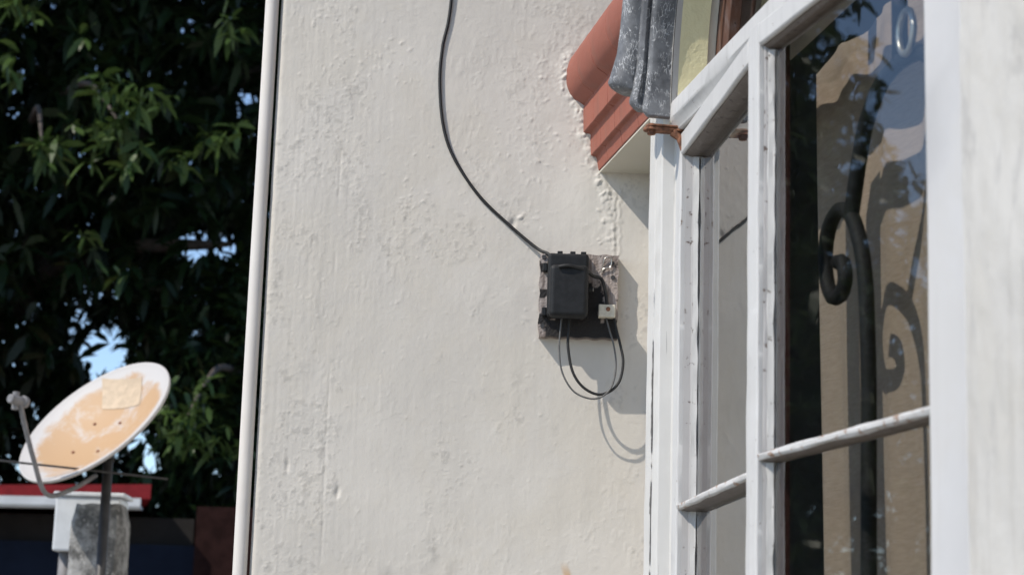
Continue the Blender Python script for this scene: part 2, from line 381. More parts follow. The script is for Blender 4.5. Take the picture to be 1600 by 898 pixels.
XL = -0.4655
def end_wall():
    x = np.arange(XL, 0.3001, 0.00205); z = np.arange(1.735, 2.945, 0.00205)
    X, Z = np.meshgrid(x, z, indexing='ij')
    h = 0.0026 * (fbm(X * 7, Z * 5, 1) - 0.5)
    h += 0.0005 * (fbm(X * 60, Z * 40, 9) - 0.5)
    vert = fbm(X * 190 + 40, Z * 9, 21, 3)
    lm = sstep(-0.1, -0.45, X)
    h += (0.00015 + 0.0005 * lm) * (vert - 0.5)
    # flaking skin of old paint, in patches
    pm = fbm(X * 9 + 3, Z * 7 + 11, 31, 4)
    patch = sstep(0.56, 0.70, pm + 0.08 * lm - 0.02)
    rd = 1 - np.abs(2 * fbm(X * 75, Z * 62, 41, 4) - 1)
    h += patch * 0.00040 * sstep(0.90, 0.985, rd)
    fl = fbm(X * 110 + 9, Z * 90, 51, 3)
    h += patch * 0.00032 * sstep(0.60, 0.64, fl)
    pm2 = fbm(X * 14 + 30, Z * 9 + 1, 35, 3)
    h += sstep(0.60, 0.70, pm2) * 0.00032 * sstep(0.57, 0.60, fbm(X * 130, Z * 60, 61, 3))
    stain = np.zeros(X.shape + (4,), dtype=np.float32); stain[..., 3] = 1
    def blob(cx, cz, r, a, ell=1.0, ang=0.0):
        i0, i1 = np.searchsorted(x, [cx - 4 * r, cx + 4 * r]); j0, j1 = np.searchsorted(z, [cz - 4 * r, cz + 4 * r])
        if i1 <= i0 or j1 <= j0: return
        dx = X[i0:i1, j0:j1] - cx; dz = Z[i0:i1, j0:j1] - cz
        p = dx * math.cos(ang) + dz * math.sin(ang); q = -dx * math.sin(ang) + dz * math.cos(ang)
        h[i0:i1, j0:j1] += a * np.exp(-((p / r) ** 2 + (q / (r * ell)) ** 2) ** 1.5)
    rr = np.random.default_rng(5)
    for _ in range(900):
        blob(rr.uniform(XL, 0.25), rr.uniform(1.75, 2.93), rr.uniform(0.0012, 0.0026), rr.uniform(0.0002, 0.0007) * rr.choice([1, 1, 1, -0.7]), rr.uniform(0.6, 1.6), rr.uniform(0, 3))
    for cx, cz, n, s in ((-0.19, 2.50, 26, 0.014), (0.055, 2.76, 30, 0.02), (0.035, 2.47, 16, 0.014), (-0.35, 2.76, 30, 0.04), (-0.26, 2.76, 30, 0.035), (0.06, 2.63, 34, 0.03), (0.03, 2.56, 20, 0.05), (-0.37, 2.86, 26, 0.03), (0.05, 2.29, 8, 0.02)):
        for _ in range(n): blob(cx + rr.normal(0, s), cz + rr.normal(0, s), rr.uniform(0.0014, 0.003), rr.uniform(0.0003, 0.0009), rr.uniform(0.4, 2.6), rr.uniform(0, 3))
    # mortar squeezed out round the string course and the trail below it
    prof = [(0.098, 2.80), (0.088, 2.775), (0.095, 2.735), (0.118, 2.70), (0.125, 2.655), (0.138, 2.64), (0.14, 2.605), (0.155, 2.57), (0.166, 2.545), (0.175, 2.51), (0.183, 2.47), (0.186, 2.42)]
    for i in range(len(prof) - 1):
        a, b = np.array(prof[i]), np.array(prof[i + 1])
        for _ in range(5 if i < 8 else 6):
            p = a + (b - a) * rr.random()
            w = 0.006 if i < 8 else 0.011
            blob(p[0] + rr.normal(-0.001, w), p[1] + rr.normal(0, 0.006), rr.uniform(0.0022, 0.0055), rr.uniform(0.0004, 0.0019), rr.uniform(0.4, 2.2), rr.uniform(0, 3))
    for k in (0.190, 0.2): # dribbles down to the board
        for zz in np.arange(2.41, 2.53, 0.007): blob(k + rr.normal(0, 0.002), zz, 0.0026, 0.0009, 2.0)
    dm_ = np.full(X.shape, 9.0)
    for i in range(len(prof) - 1):
        (ax_, az_), (bx_, bz_) = prof[i], prof[i + 1]; ex, ez = bx_ - ax_, bz_ - az_
        t = np.clip(((X - ax_) * ex + (Z - az_) * ez) / (ex * ex + ez * ez), 0, 1)
        dm_ = np.minimum(dm_, np.hypot(X - ax_ - t * ex, Z - az_ - t * ez) + (0.004 if i > 7 else 0))
    lump = fbm(X * 95 + 5, Z * 80, 111, 4); rag = dm_ + 0.012 * (fbm(X * 60, Z * 50, 115, 3) - .5)
    h += sstep(0.017, 0.006, rag) * (0.0006 + 0.0026 * np.maximum(0, lump - 0.42)) + sstep(0.03, 0.01, rag) * 0.0007 * sstep(0.56, 0.62, lump)
    # small peeled chip and nick
    blob(-0.002, 2.462, 0.006, -0.003, 1.5); blob(0.012, 2.475, 0.006, 0.0022, 0.6, 0.5); blob(-0.31, 1.945, 0.005, -0.003, 2.2); blob(-0.405, 1.99, 0.004, -0.002, 3)
    # hairline joint
    lx = -0.335 + 0.004 * (fbm(Z * 6, Z * 0 + 2, 71, 3) - 0.5)
    h += -0.0008 * np.exp(-((X - lx) / 0.0022) ** 2) * sstep(2.70, 2.62, Z) * sstep(0.35, 0.6, fbm(Z * 14, X * 3, 73, 2))
    # stains: rust coloured streak, faint grime, old cream paint near the moulding
    stain[..., 0] = 0.75 * sstep(0.010, 0.004, np.abs(X - (0.118 + 0.25 * (1.80 - Z)) + 0.004 * (fbm(X * 90, Z * 90, 3) - .5))) * sstep(1.835, 1.805, Z)
    stain[..., 1] = 0.30 * sstep(0.016, 0.004, rag) * sstep(0.50, 0.36, lump) + 0.35 * sstep(0.62, 0.75, fbm(X * 10, Z * 4, 81, 4)) * sstep(2.0, 1.8, Z) + 0.3 * patch * sstep(0.6, 0.7, fl)
    stain[..., 2] = 0.7 * np.exp(-(((X - 0.13) / 0.12) ** 2 + ((Z - 2.62) / 0.22) ** 2)) * fbm(X * 20, Z * 20, 91)
    # rounded arris on the left corner
    d = X - XL
    y = -h + 0.014 * (1 - np.sqrt(np.clip(1 - (1 - np.clip(d / 0.014, 0, 1)) ** 2, 0, 1)))
    y += 0.0012 * (fbm(Z * 30, Z * 0, 95) - 0.5) * sstep(0.02, 0, d)
    edge = np.minimum(np.minimum(Z - 1.735, 2.942 - Z), 0.3 - X)
    y = np.where(edge < 0.02, y * sstep(0, 0.02, edge), y)
    nx, nz = X.shape
    V = np.stack([X, y, Z], -1).reshape(-1, 3)
    idx = np.arange(nx * nz).reshape(nx, nz)
    q = np.stack([idx[:-1, :-1], idx[1:, :-1], idx[1:, 1:], idx[:-1, 1:]], -1).reshape(-1, 4)
    V = V.tolist(); Fc = q.tolist()
    mb = MB(); x1 = float(x[-1]); z0 = float(z[0]); z1 = float(z[-1])
    mb.add([(XL + .0, 0.014, 0), (x1, 0, 0), (x1, 0, z0), (XL, 0.014, z0)], [(0, 1, 2, 3)])
    mb.add([(XL, 0.014, z1), (x1, 0, z1), (x1, 0, 4.2), (XL, 0.014, 4.2)], [(0, 1, 2, 3)])
    mb.add([(XL, 0.014, 0), (XL, 0.014, 4.2), (XL, 4.5, 4.2), (XL, 4.5, 0)], [(0, 1, 2, 3)])
    mb.add([(XL, 4.5, 0), (XL, 4.5, 4.2), (4.5, 4.5, 4.2), (4.5, 4.5, 0)], [(0, 1, 2, 3)])
    n = len(V); V += mb.v; Fc += [tuple(i + n for i in f) for f in mb.f]
    o = mesh('end_wall', V, Fc, M['plaster'], house, smooth=True)
    ca = o.data.color_attributes.new('stain', 'FLOAT_COLOR', 'POINT')
    arr = np.zeros((len(V), 4), dtype=np.float32); arr[:n] = stain.reshape(-1, 4)
    ca.data.foreach_set('color', arr.ravel())
end_wall()

# ---- window wall (masonry) with arched opening; centre UC, radius RA, springing ZS
UC, RA, ZS = 0.905, 0.565, 2.60
UJ0, UJ1 = UC - RA, UC + RA
def window_wall():
    mb = MB()
    # strip between the corner and the frame, set back under the string course
    mb.add([B(-.04, -.055, 0), B(.62, -.055, 0), B(.62, -.055, 2.572), B(-.04, -.055, 2.572)], [(0, 1, 2, 3)])
    # wall over the string course up to the eaves, with the arch cut out
    n = 40; arc = []; outer = []
    for i in range(n + 1):
        a = math.pi * i / n
        arc.append((UC - RA * math.cos(a), ZS + RA * math.sin(a)))
    def out(u, z):
        du, dz = u - UC, z - ZS
        k = min(((0.704 if du < 0 else 0.945) / abs(du)) if abs(du) > 1e-6 else 1e9, (1.6 / dz) if dz > 1e-6 else 1e9); return (UC + du * k, ZS + dz * k)
    for p in arc: outer.append(out(*p))
    V = []; F = []
    for (a, b), (c, d) in zip(arc, outer): V += [Wn(a, 0, b), Wn(c, 0, d)]
    for i in range(n): F.append((2 * i, 2 * i + 1, 2 * i + 3, 2 * i + 2))
    mb.add(V, [tuple(reversed(f)) for f in F])
    # near pier
    mb.build('window_wall', M['plaster2'], house)
    # pier nearer the viewer
    pts = []; us = np.linspace(1.632, 2.6, 160); zs = np.linspace(1.2, 3.2, 320)
    U_, Z_ = np.meshgrid(us, zs, indexing='ij')
    hh = 0.034 + 0.005 * (fbm(U_ * 8, Z_ * 5, 101) - .5) + 0.0030 * (fbm(U_ * 40, Z_ * 25, 103) - .5)
    V = [Wn(a, c, b) for a, b, c in zip(U_.ravel(), Z_.ravel(), hh.ravel())]
    idx = np.arange(160 * 320).reshape(160, 320)
    F = np.stack([idx[:-1, :-1], idx[:-1, 1:], idx[1:, 1:], idx[1:, :-1]], -1).reshape(-1, 4)[:, ::-1].tolist()
    m2 = MB(); m2.add(V, F)
    m2.add([Wn(1.632, .034, -.25), Wn(2.6, .034, -.25), Wn(2.6, .034, 1.2), Wn(1.632, .034, 1.2)], [(0, 1, 2, 3)])
    m2.add([Wn(1.632, .034, 3.2), Wn(2.6, .034, 3.2), Wn(2.6, .034, 4.2), Wn(1.632, .034, 4.2)], [(0, 1, 2, 3)])
    m2.add([Wn(2.6, .034, -.25), Wn(6.5, .034, -.25), Wn(6.5, .034, 4.2), Wn(2.6, .034, 4.2)], [(0, 1, 2, 3)])
    m2.build('pier', M['plaster2'], house, smooth=True)
    # breast under the window and the sill
    mb = MB(); mb.box((.2, -.10, -.25), (1.631, -.002, .98), lambda u, v, z: Wn(u, v, z)); mb.build('breast_wall', M['plaster2'], house)
    mb = MB(); mb.box((.18, -.12, .98), (1.63, .06, 1.05), lambda u, v, z: Wn(u, v, z)); mb.build('sill', M['white'], house, bevel=.008)
    mb = MB(); mb.box((.2005, -.16, -.25), (.301, -.091, 4.2), lambda u, v, z: Wn(u, v, z)); mb.build('jamb_wall', M['plaster2'], house)
    # yellow arched reveal: soffit of the arch and its jamb
    V = []; F = []; rows = [(-.0005, .004), (-.012, .0), (-.014, .0), (-.040, -.001), (-.063, -.0), (-.066, -.004), (-.078, -.004)]
    ns = 60
    for i in range(ns + 1):
        a = math.pi * i / ns
        for k, (v, dr) in enumerate(rows):
            r = RA - dr + 0.0016 * (random.random() - .5) * (1 if 2 <= k <= 4 else 0)
            V.append(Wn(UC - r * math.cos(a), v, ZS + r * math.sin(a)))
    nr = len(rows)
    def strip(name, k0, k1, m):
        mb = MB(); VV = [V[i * nr + k] for i in range(ns + 1) for k in range(k0, k1 + 1)]; w = k1 - k0 + 1
        FF = [(i * w + k, (i + 1) * w + k, (i + 1) * w + k + 1, i * w + k + 1) for i in range(ns) for k in range(w - 1)]
        mb.add(VV, FF); mb.build(name, m, house, smooth=True)
    strip('arch_edge_band', 0, 1, M['white']); strip('arch_reveal', 1, 4, M['yellow']); strip('arch_inner_band', 4, 6, M['cream'])
window_wall()

# ---- terracotta string course, laid in short moulded tiles, and its plaster soffit
TP = [(.0455, 2.571), (.0510, 2.5975), (.0606, 2.600), (.0627, 2.6405), (.0640, 2.6420), (.0755, 2.6455), (.0770, 2.6900), (.0755, 2.6990)]
for k in range(17):
    t = k / 16; a = R(-62 + 152 * t)
    TP.append((.0745 + .036 * max(0.05, math.cos(a)) ** .8, 2.757 + .052 * math.sin(a)))
TP += [(.04, 2.812), (-.01, 2.812), (-.01, 2.571)]
cuts = [-.030, .070, .180, .300, .420, .540, .655]
for i in range(len(cuts) - 1):
    bar('string_course_tile', B(cuts[i] + (.0005 if i else 0), 0, 0), B(cuts[i + 1] - .0005, 0, 0), TP, VD, ZD, M['terracotta'], house, seg=24, jit=.0003, seed=i, bevel=.0015)
mb = MB(); mb.box((-.04, -.06, 2.567), (.64, .0435, 2.5705), lambda u, v, z: B(u, v, z)); mb.build('soffit', M['cream'], house)

# ---- grey crackled arch moulding, each band cut off at its own height at the springing
def arch_band(prof, zbot, seed):
    """prof: (radius offset outside RA, projection)"""
    steps = []
    for zz in np.linspace(zbot, ZS + .0, 6)[:-1] if zbot < ZS else []: steps.append(('s', zz))
    a0 = max(0.0, math.asin(min(1, max(0, (zbot - ZS) / (RA + .04)))))
    for i in range(7): steps.append(('a', a0 + .05 * i / 7))
    for i in range(49): steps.append(('a', a0 + .05 + (math.pi - 2 * a0 - .05) * i / 48))
    V = []; n = len(prof)
    for i, (kd, t) in enumerate(steps):
        hz = (t if kd == 's' else ZS + (RA + .03) * math.sin(t)) - zbot
        fl = 1 + .20 * math.exp(-(max(0, hz - .016) / .035) ** 1.3)
        fl *= 1 - .22 * max(0, 1 - hz / .016) ** 2
        for (dr, v) in prof:
            vv = v * (fl if v > .03 else 1) * .93; r = RA + dr
            V.append(Wn(UC - r, vv, t) if kd == 's' else Wn(UC - r * math.cos(t), vv, ZS + r * math.sin(t)))
    F = []
    for i in range(len(steps) - 1):
        for k in range(n): a = i * n + k; b = i * n + (k + 1) % n; F.append((a, a + n, b + n, b))
    F.append(tuple(range(n))); F.append(tuple(reversed([(len(steps) - 1) * n + k for k in range(n)])))
    mesh('arch_moulding_band', V, F, M['grey'], house, smooth='angle', bevel=.003, bseg=3)
tor = [(.075, -.004), (.075, .060)] + [(.048 + .027 * math.cos(R(d)), .066 + .025 * math.sin(R(d))) for d in range(0, 181, 20)] + [(.021, .056), (.030, .050), (.032, -.004)]
arch_band(tor, 2.632, 1)
arch_band([(.0315, -.004), (.0315, .058), (.024, .062), (.012, .060), (.008, .052), (.014, .044), (.016, -.004)], 2.594, 2)
arch_band([(.0155, -.004), (.0155, .041), (.010, .045), (.001, .040), (-.001, .030), (.002, .012), (.003, -.004)], 2.580, 3)

# ---- fixed frame: far post, near post, transom
tz0, tz1 = 2.5565, 2.611
post = bar('frame_post', Wn(0, 0, 1.05), Wn(0, 0, 2.612),
    [(.200, -.09), (.200, -.003), (.203, 0), (.244, 0), (.2455, -.0022), (.248, -.0022), (.2495, 0), (.284, 0), (.287, -.0015), (.293, -.0215), (.302, -.0225), (.302, -.09)], SU, SV, M['white_post'], house, seg=130, jit=.0005, seed=3)
mb = MB(); zc = np.arange(1.08, 2.30, .0035); cw = np.maximum(.00022, .0105 * (fbm(zc * 22, zc * 0, 5) - .36) + .004 * (fbm(zc * 120, zc * 0 + 4, 6) - .5)) * sstep(2.32, 2.15, zc); cu = .247 + .006 * (fbm(zc * 9, zc * 0 + 2, 7) - .5)
for k in range(len(zc) - 1):
    mb.add([Wn(cu[k] - cw[k] * 1.6, .0006, zc[k]), Wn(cu[k] + cw[k], .0006, zc[k]), Wn(cu[k + 1] + cw[k + 1], .0006, zc[k + 1]), Wn(cu[k + 1] - cw[k + 1] * 1.6, .0006, zc[k + 1])], [(0, 1, 2, 3)])
M['bare'] = simple('bare_grey_wood', (0.10, 0.095, 0.09), 0.9, 0.6, 300, 0.5, 300)
mb.build('peeled_paint', M['bare'], post)
mb = MB(); mb.box((.200, -.058, 2.571), (.34, -.001, 2.64), lambda u, v, z: Wn(u, v, z)); mb.build('post_head_block', M['cream'], house, bevel=.004)
post2 = bar('frame_post', Wn(0, 0, 1.05), Wn(0, 0, 3.3),
    [(1.521, -.06), (1.521, .0255), (1.527, .030), (1.610, .030), (1.629, .032), (1.631, -.06)], SU, SV, M['pier_white'], house, seg=60, jit=.0012, seed=5, bevel=.003)
bar('transom', Wn(.3025, 0, 0), Wn(1.5205, 0, 0),
    [(-.075, tz0), (-.012, tz0), (-.010, tz0 + .006), (-.003, tz0 + .016), (0, tz0 + .022), (0, tz1 - .006), (-.004, tz1), (-.075, tz1)], SV, SZ, M['white'], house, seg=40, jit=.0006, seed=7, bevel=.002)

# fanlight: brown wooden arched frame with glass
V = []; F = []; ns = 48
ringp = [(.0, -.079), (-.026, -.079), (-.026, -.083), (-.034, -.090), (-.034, -.11), (.0, -.11)]
for i in range(ns + 1):
    a = math.pi * i / ns
    for dr, v in ringp: r = RA + .004 + dr; V.append(Wn(UC - r * math.cos(a), v, max(tz1 - .02, ZS + r * math.sin(a))))
nr = len(ringp)
F = [(i * nr + k, (i + 1) * nr + k, (i + 1) * nr + (k + 1) % nr, i * nr + (k + 1) % nr) for i in range(ns) for k in range(nr)]
fan = mesh('fanlight', V, F, M['brown'], house, bevel=.001)
for k, du in enumerate((0.0,)):
    top = ZS + math.sqrt(RA * RA - du * du) - .02
    bar('glazing_bar', Wn(UC + du, -.1, tz1), Wn(UC + du, -.1, top), [(-.011, -.014), (.011, -.014), (.011, .014), (-.011, .014)], SU, SV, M['brown'], fan, seed=20 + k)
V = [Wn(UC, -.108, tz1 - .01)]; 
for i in range(33):
    a = math.pi * i / 32; V.append(Wn(UC - (RA - .03) * math.cos(a), -.108, ZS + (RA - .03) * math.sin(a)))
n = len(V); V2 = V + [p - SV * .004 for p in V]
F = [(0, i + 1, i) for i in range(1, n - 1)] + [(n, n + i, n + i + 1) for i in range(1, n - 1)]
pan = mesh('pane', V2, F, M['glass'], fan)

# ---- casement sashes
def sash(name, hinge, az, length, zt, zb, steps, wr, rec, skew, th, rail, munt, seed, label):
    """s runs along the sash towards the viewer, n outward; steps: moulded inner edge of the far stile;
    the glass sits rec deep at the far stile and skew deeper at the near one"""
    sd_ = Vector((math.sin(az), -math.cos(az), 0)) * SW; nd = Vector((-math.cos(az), -math.sin(az), 0)) * SW
    P = lambda s, n, z: hinge + sd_ * s + nd * n + SZ * z
    W = M['white']; wl = steps[0][0]; wi = steps[-1][0]
    root = empty(name, P(0, 0, zb), house); root['label'] = label
    ns = int((zt - zb) / .012)
    bar('stile', P(0, 0, zb), P(0, 0, zt), [(0, -rec - .005), (0, -.002), (.002, 0), (wl - .002, 0)] + [(wl, -.002), (wl, -rec - .005)], sd_, nd, W, root, seg=ns, jit=.0005, seed=seed, bevel=.0007)
    bar('stile_rebate', P(0, 0, zb), P(0, 0, zt), [(wl + .0002, -rec - .005), (wl + .0002, -.014)] + steps[1:] + [(wi, -rec - .005)], sd_, nd, M['rebate'], root, seg=ns, jit=.0005, seed=seed + 4, bevel=.0005)
    bar('stile', P(0, 0, zb), P(0, 0, zt), [(length - wr, -.024), (length - wr, -.003), (length - wr + .003, 0), (length - .003, 0), (length, -.003), (length, -.024)], sd_, nd, W, root, seg=ns, jit=.0005, seed=seed + 1)
    a, b = wl + .0004, length - wr - .0002
    def hbar(nm, z0, z1, deep=0.0, jit=.0004, sd2=0):
        up_ = deep if nm == 'muntin' else 0
        nose = [(-.0070, z0), (-.003, z0), (0, z0 + .003), (0, z1 - .003), (-.003, z1), (-.0070, z1)]
        body = [(th, z0 - deep), (-rec * .6, z0 - deep), (-.0072, z0), (-.0072, z1), (-rec * .5, z1 + up_), (th, z1 + up_)]
        sg = int((b - a) / .012)
        bar(nm, P(a, 0, 0), P(b, 0, 0), nose, nd, SZ, M['white_worn'] if nm == 'muntin' else W, root, seg=sg, jit=jit, seed=seed + sd2, bevel=.001)
        bar(nm + '_body', P(a, 0, 0), P(b, 0, 0), body, nd, SZ, M['darkwood'], root, seg=sg, jit=jit * .5, seed=seed + sd2 + 9, bevel=.001)
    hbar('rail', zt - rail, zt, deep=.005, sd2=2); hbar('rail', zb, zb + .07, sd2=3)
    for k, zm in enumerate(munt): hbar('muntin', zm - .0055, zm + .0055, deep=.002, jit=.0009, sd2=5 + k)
    for s0, s1, n1 in ((0.002, wi + .003, -rec - .0055), (length - wr - .003, length - .002, -.0245)):
        mb = MB(); mb.box((s0, th - .010, zb), (s1, n1, zt), lambda s, n, z: P(s, n, z)); mb.build('stile_lining', M['brownred'], root)
    zs = [zb + .07] + list(munt) + [zt - rail]
    for k in range(len(zs) - 1):
        za, zc = zs[k] + .008, zs[k + 1] - .008
        bar('putty', P(0, 0, za), P(0, 0, zc), [(wi + .0002, -rec + .0012), (wi + .0002, -rec + .009), (wi + .0016, -rec + .0095), (wi + .0045, -rec + .003), (wi + .006, -rec + .0012)], sd_, nd, M['putty'], root, seg=int((zc - za) / .006), jit=.0008, seed=seed + 30 + k, bevel=0)
        s0, s1 = wi - .003, length - wr + .003; d0, d1 = rec, rec + skew
        V = [P(s0, -d0 - .004, zs[k] - .004), P(s1, -d1 - .004, zs[k] - .004), P(s1, -d1, zs[k] - .004), P(s0, -d0, zs[k] - .004)]
        V += [p + SZ * (zs[k + 1] - zs[k] + .008) for p in V]
        mesh('pane', V, [(0, 1, 2, 3), (7, 6, 5, 4), (0, 4, 5, 1), (1, 5, 6, 2), (2, 6, 7, 3), (3, 7, 4, 0)], M['glass'], root)
    return root, P

sl, PL = sash('casement_sash', Wn(.305, -.0205, 0), R(6.1), .578, 2.552, 1.06,
    [(.042, -.002), (.0445, -.014), (.0455, -.0085), (.049, -.020), (.052, -.021), (.0545, -.026), (.056, -.030)], .030, .030, .0, -.046, .039, (1.41, 1.905), 100,
    'farther casement sash, swung slightly outward, mirroring the plaster wall')
sr, PR = sash('casement_sash', Wn(.940, .0492, 0), R(14.9), .573, 2.534, 1.06,
    [(.035, -.002), (.0365, -.014), (.0372, -.0075), (.0385, -.0095), (.042, -.021)], .028, .021, .0, -.034, .034, (1.42, 1.917), 200,
    'nearer casement sash with tan curtain and iron grille behind its glass')

# rusty pivot hinge at the top of the farther sash
hb = empty('hinge', Wn(.335, .01, 2.556), house); hb['label'] = 'rusty flat pivot hinge at the top of the farther sash'
def disc_plate(name, pts, z0, z1, m, parent, bevel=.0008):
    n = len(pts); V = [Wn(u, v, z0) for u, v in pts] + [Wn(u, v, z1) for u, v in pts]
    ar = sum(pts[k][0] * pts[(k + 1) % n][1] - pts[(k + 1) % n][0] * pts[k][1] for k in range(n))
    F = [tuple(range(n)), tuple(reversed(range(n, 2 * n)))] + [(k + n, (k + 1) % n + n, (k + 1) % n, k) for k in range(n)]
    if ar < 0: F = [tuple(reversed(f)) for f in F]
    if UD.cross(VD).z > 0: F = [tuple(reversed(f)) for f in F]
    return mesh(name, V, F, m, parent, bevel=bevel)
pl = [(.335 + .014 * math.cos(R(a)), .034 + .013 * math.sin(R(a))) for a in range(0, 181, 15)]
disc_plate('hinge_leaf', pl + [(.322, .0), (.325, -.022), (.352, -.022), (.347, .0)], 2.5545, 2.5600, M['rust'], hb)
disc_plate('hinge_leaf', [(.338 + .013 * math.cos(R(a)), .032 + .012 * math.sin(R(a))) for a in range(0, 181, 15)] + [(.325, -.02), (.350, -.02)], 2.5605, 2.5640, M['rust'], hb)
mb = MB(); mb.tube([Wn(.336, .033, 2.5475), Wn(.336, .033, 2.567)], .0065, 12); mb.build('pivot_pin', M['rust'], hb, bevel=.001)
mb = MB(); mb.tube([Wn(.342, -.004, 2.553), Wn(.346, -.016, 2.542), Wn(.349, -.021, 2.52)], [.007, .006, .004], 8); mb.build('knuckle', M['rust'], hb)

# ---- wrought iron grille behind the sashes
gr = empty('window_grille', Wn(.905, -.06, 1.06), house); gr['label'] = 'black wrought iron grille with pointed arches and scrolls'
GV = -.062
def iron(name, pts, r=.0085, sp=True, n=8):
    P = [Wn(u, GV, z) for u, z in pts]
    if sp: P = spline(P, 8)
    mb = MB(); mb.tube(P, r, n, square=True); return mb.build(name, M['iron'], gr, smooth=True)
def motif(c, mir=1):
    k = lambda L: [(c + mir * (u - 1.231), z) for u, z in L]
    iron('arch_bar', k([(1.231, 2.406), (1.164, 2.396), (1.110, 2.359), (1.081, 2.313), (1.063, 2.273), (1.051, 2.245)]), .0095)
    iron('scroll', k([(1.103, 1.06), (1.106, 1.756), (1.110, 1.969), (1.107, 2.071), (1.101, 2.141), (1.083, 2.197), (1.051, 2.242), (1.006, 2.262), (.968, 2.25), (.949, 2.218), (.951, 2.18), (.972, 2.147), (1.005, 2.141), (1.025, 2.158), (1.018, 2.184), (.996, 2.190)]), .0095)
motif(1.231); motif(1.231, -1)
iron('upright', [(1.229, 2.57), (1.229, 2.404)], .0095, False)
for du in (0, .125):
    th_ = [(1.289 + du + .024 * math.cos(a), 2.424 + .028 * math.sin(a)) for a in np.linspace(0, 2 * math.pi, 25)]
    P = [Wn(u, GV + .016, z) for u, z in th_]; mb = MB(); mb.tube(P, .004, 8, caps=False); mb.build('ring', M['brass'], gr, smooth=True)
for z in (1.10, 2.572): iron('crosspiece', [(.34, z), (1.50, z)], .008, False)

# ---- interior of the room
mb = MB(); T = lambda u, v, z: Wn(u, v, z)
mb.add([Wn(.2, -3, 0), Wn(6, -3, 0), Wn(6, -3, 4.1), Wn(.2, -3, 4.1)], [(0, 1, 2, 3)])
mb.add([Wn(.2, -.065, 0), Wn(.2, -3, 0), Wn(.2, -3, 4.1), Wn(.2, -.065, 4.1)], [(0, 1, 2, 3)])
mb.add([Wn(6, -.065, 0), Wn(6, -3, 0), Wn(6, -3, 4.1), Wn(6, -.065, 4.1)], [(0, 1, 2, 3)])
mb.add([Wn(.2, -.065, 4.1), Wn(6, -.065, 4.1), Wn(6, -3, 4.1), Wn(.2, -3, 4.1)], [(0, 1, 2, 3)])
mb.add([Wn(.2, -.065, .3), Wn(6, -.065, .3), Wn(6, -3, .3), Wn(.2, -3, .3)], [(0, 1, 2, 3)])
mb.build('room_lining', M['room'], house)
mb = MB(); mb.box((XL - .3, .3, 4.2), (5.5, 4.8, 4.35)); mb.build('roof_slab', M['concrete'], house)
mb = MB(); mb.box((-.5, -3.2, 4.2), (6.5, .04, 4.35), T); mb.build('roof_slab', M['concrete'], house)

# ---- curtain hanging inside
def curtain():
    us = np.linspace(.655, 1.70, 280); nz = 40
    V = []; F = []
    for i, u in enumerate(us):
        ph = u * 34 + 1.2 * math.sin(u * 7)
        top = 2.592 - .012 * abs(math.sin(ph / 2 + .6)) - .006 * math.sin(u * 31)
        for j in range(nz):
            z = 1.10 + (top - 1.10) * j / (nz - 1)
            a = .007 + .003 * math.sin(z * 3 + u * 5)
            v = -.166 + a * math.sin(ph + .25 * math.sin(z * 4)) + .0012 * math.sin(ph * 2.3 + 1) + .01 * math.sin(z * 2.2 + u * 3)
            V.append(Wn(u, v, z))
    for i in range(len(us) - 1):
        for j in range(nz - 1):
            a = i * nz + j; F.append((a, a + nz, a + nz + 1, a + 1))
    o = mesh('curtain', V, F, M['curtain'], smooth=True, origin=Wn(1.2, -.166, 1.1))
    s = o.modifiers.new('thickness', 'SOLIDIFY'); s.thickness = .0012
    tag(o, 'tan pleated curtain hanging behind the nearer casement', 'curtain')
curtain()

# ------------------------------------------------------------------ downpipe on the wall corner
mb = MB(); pr = []
for zz in np.linspace(0, 4.2, 60): pr.append(Vector((-.4825 + .0006 * math.sin(zz * 5), .004, zz)))
mb.tube(pr, .0132, 24)
pp = mb.build('conduit_pipe', M['pipe'], smooth=True)
tag(pp, 'slim cream pipe running up the left corner of the plaster wall', 'pipe')

# ------------------------------------------------------------------ cable junction on a wooden board
WY = 0.0
jb = empty('cable_junction_box', (.125, 0, 2.243))
tag(jb, 'black cable closure screwed to a weathered square board on the wall', 'junction box')
# board with tar stained lower part
nx, nz = 50, 54; V = []; F = []; tar = []
for i in range(nx + 1):
    for j in range(nz + 1):
        x = .0515 + .1465 * i / nx; z = 2.2435 + .1575 * j / nz
        ex = .0012 * math.sin(z * 160) * (i in (0, nx)) + random.uniform(-.0004, .0004); ez = .001 * math.sin(x * 190) * (j in (0, nz))
        V.append((x + ex, -.026 + random.uniform(-.0004, .0004), z + ez))
        nn = math.sin(x * 210 + z * 90) * .006 + math.sin(z * 300 - x * 120) * .004
        lo = (z + nn) < 2.282 and x > .066; ri = (x + nn) < .170 and x > .135 and z < 2.345 + nn
        lf = (x + nn * .6) < .066 and math.sin(z * 130 + 1) > .35
        tar.append(1.0 if (lo or ri or lf) else 0.0)
F = [(i * (nz + 1) + j, (i + 1) * (nz + 1) + j, (i + 1) * (nz + 1) + j + 1, i * (nz + 1) + j + 1) for i in range(nx) for j in range(nz)]
nf = len(V)
ring = [i * (nz + 1) for i in range(nx + 1)] + [nx * (nz + 1) + j for j in range(1, nz + 1)] + [i * (nz + 1) + nz for i in range(nx - 1, -1, -1)] + [j for j in range(nz - 1, 0, -1)]
V += [(V[k][0], .002, V[k][2]) for k in ring]
m_ = len(ring)
F += [(ring[(k + 1) % m_], ring[k], nf + k, nf + (k + 1) % m_) for k in range(m_)]
bd = mesh('backing_board', V, F, M['board'], jb)
ca = bd.data.color_attributes.new('tar', 'FLOAT_COLOR', 'POINT')
arr = np.zeros((len(V), 4), dtype=np.float32); arr[:nf, :3] = np.array(tar)[:, None]; arr[:, 3] = 1
ca.data.foreach_set('color', arr.ravel())
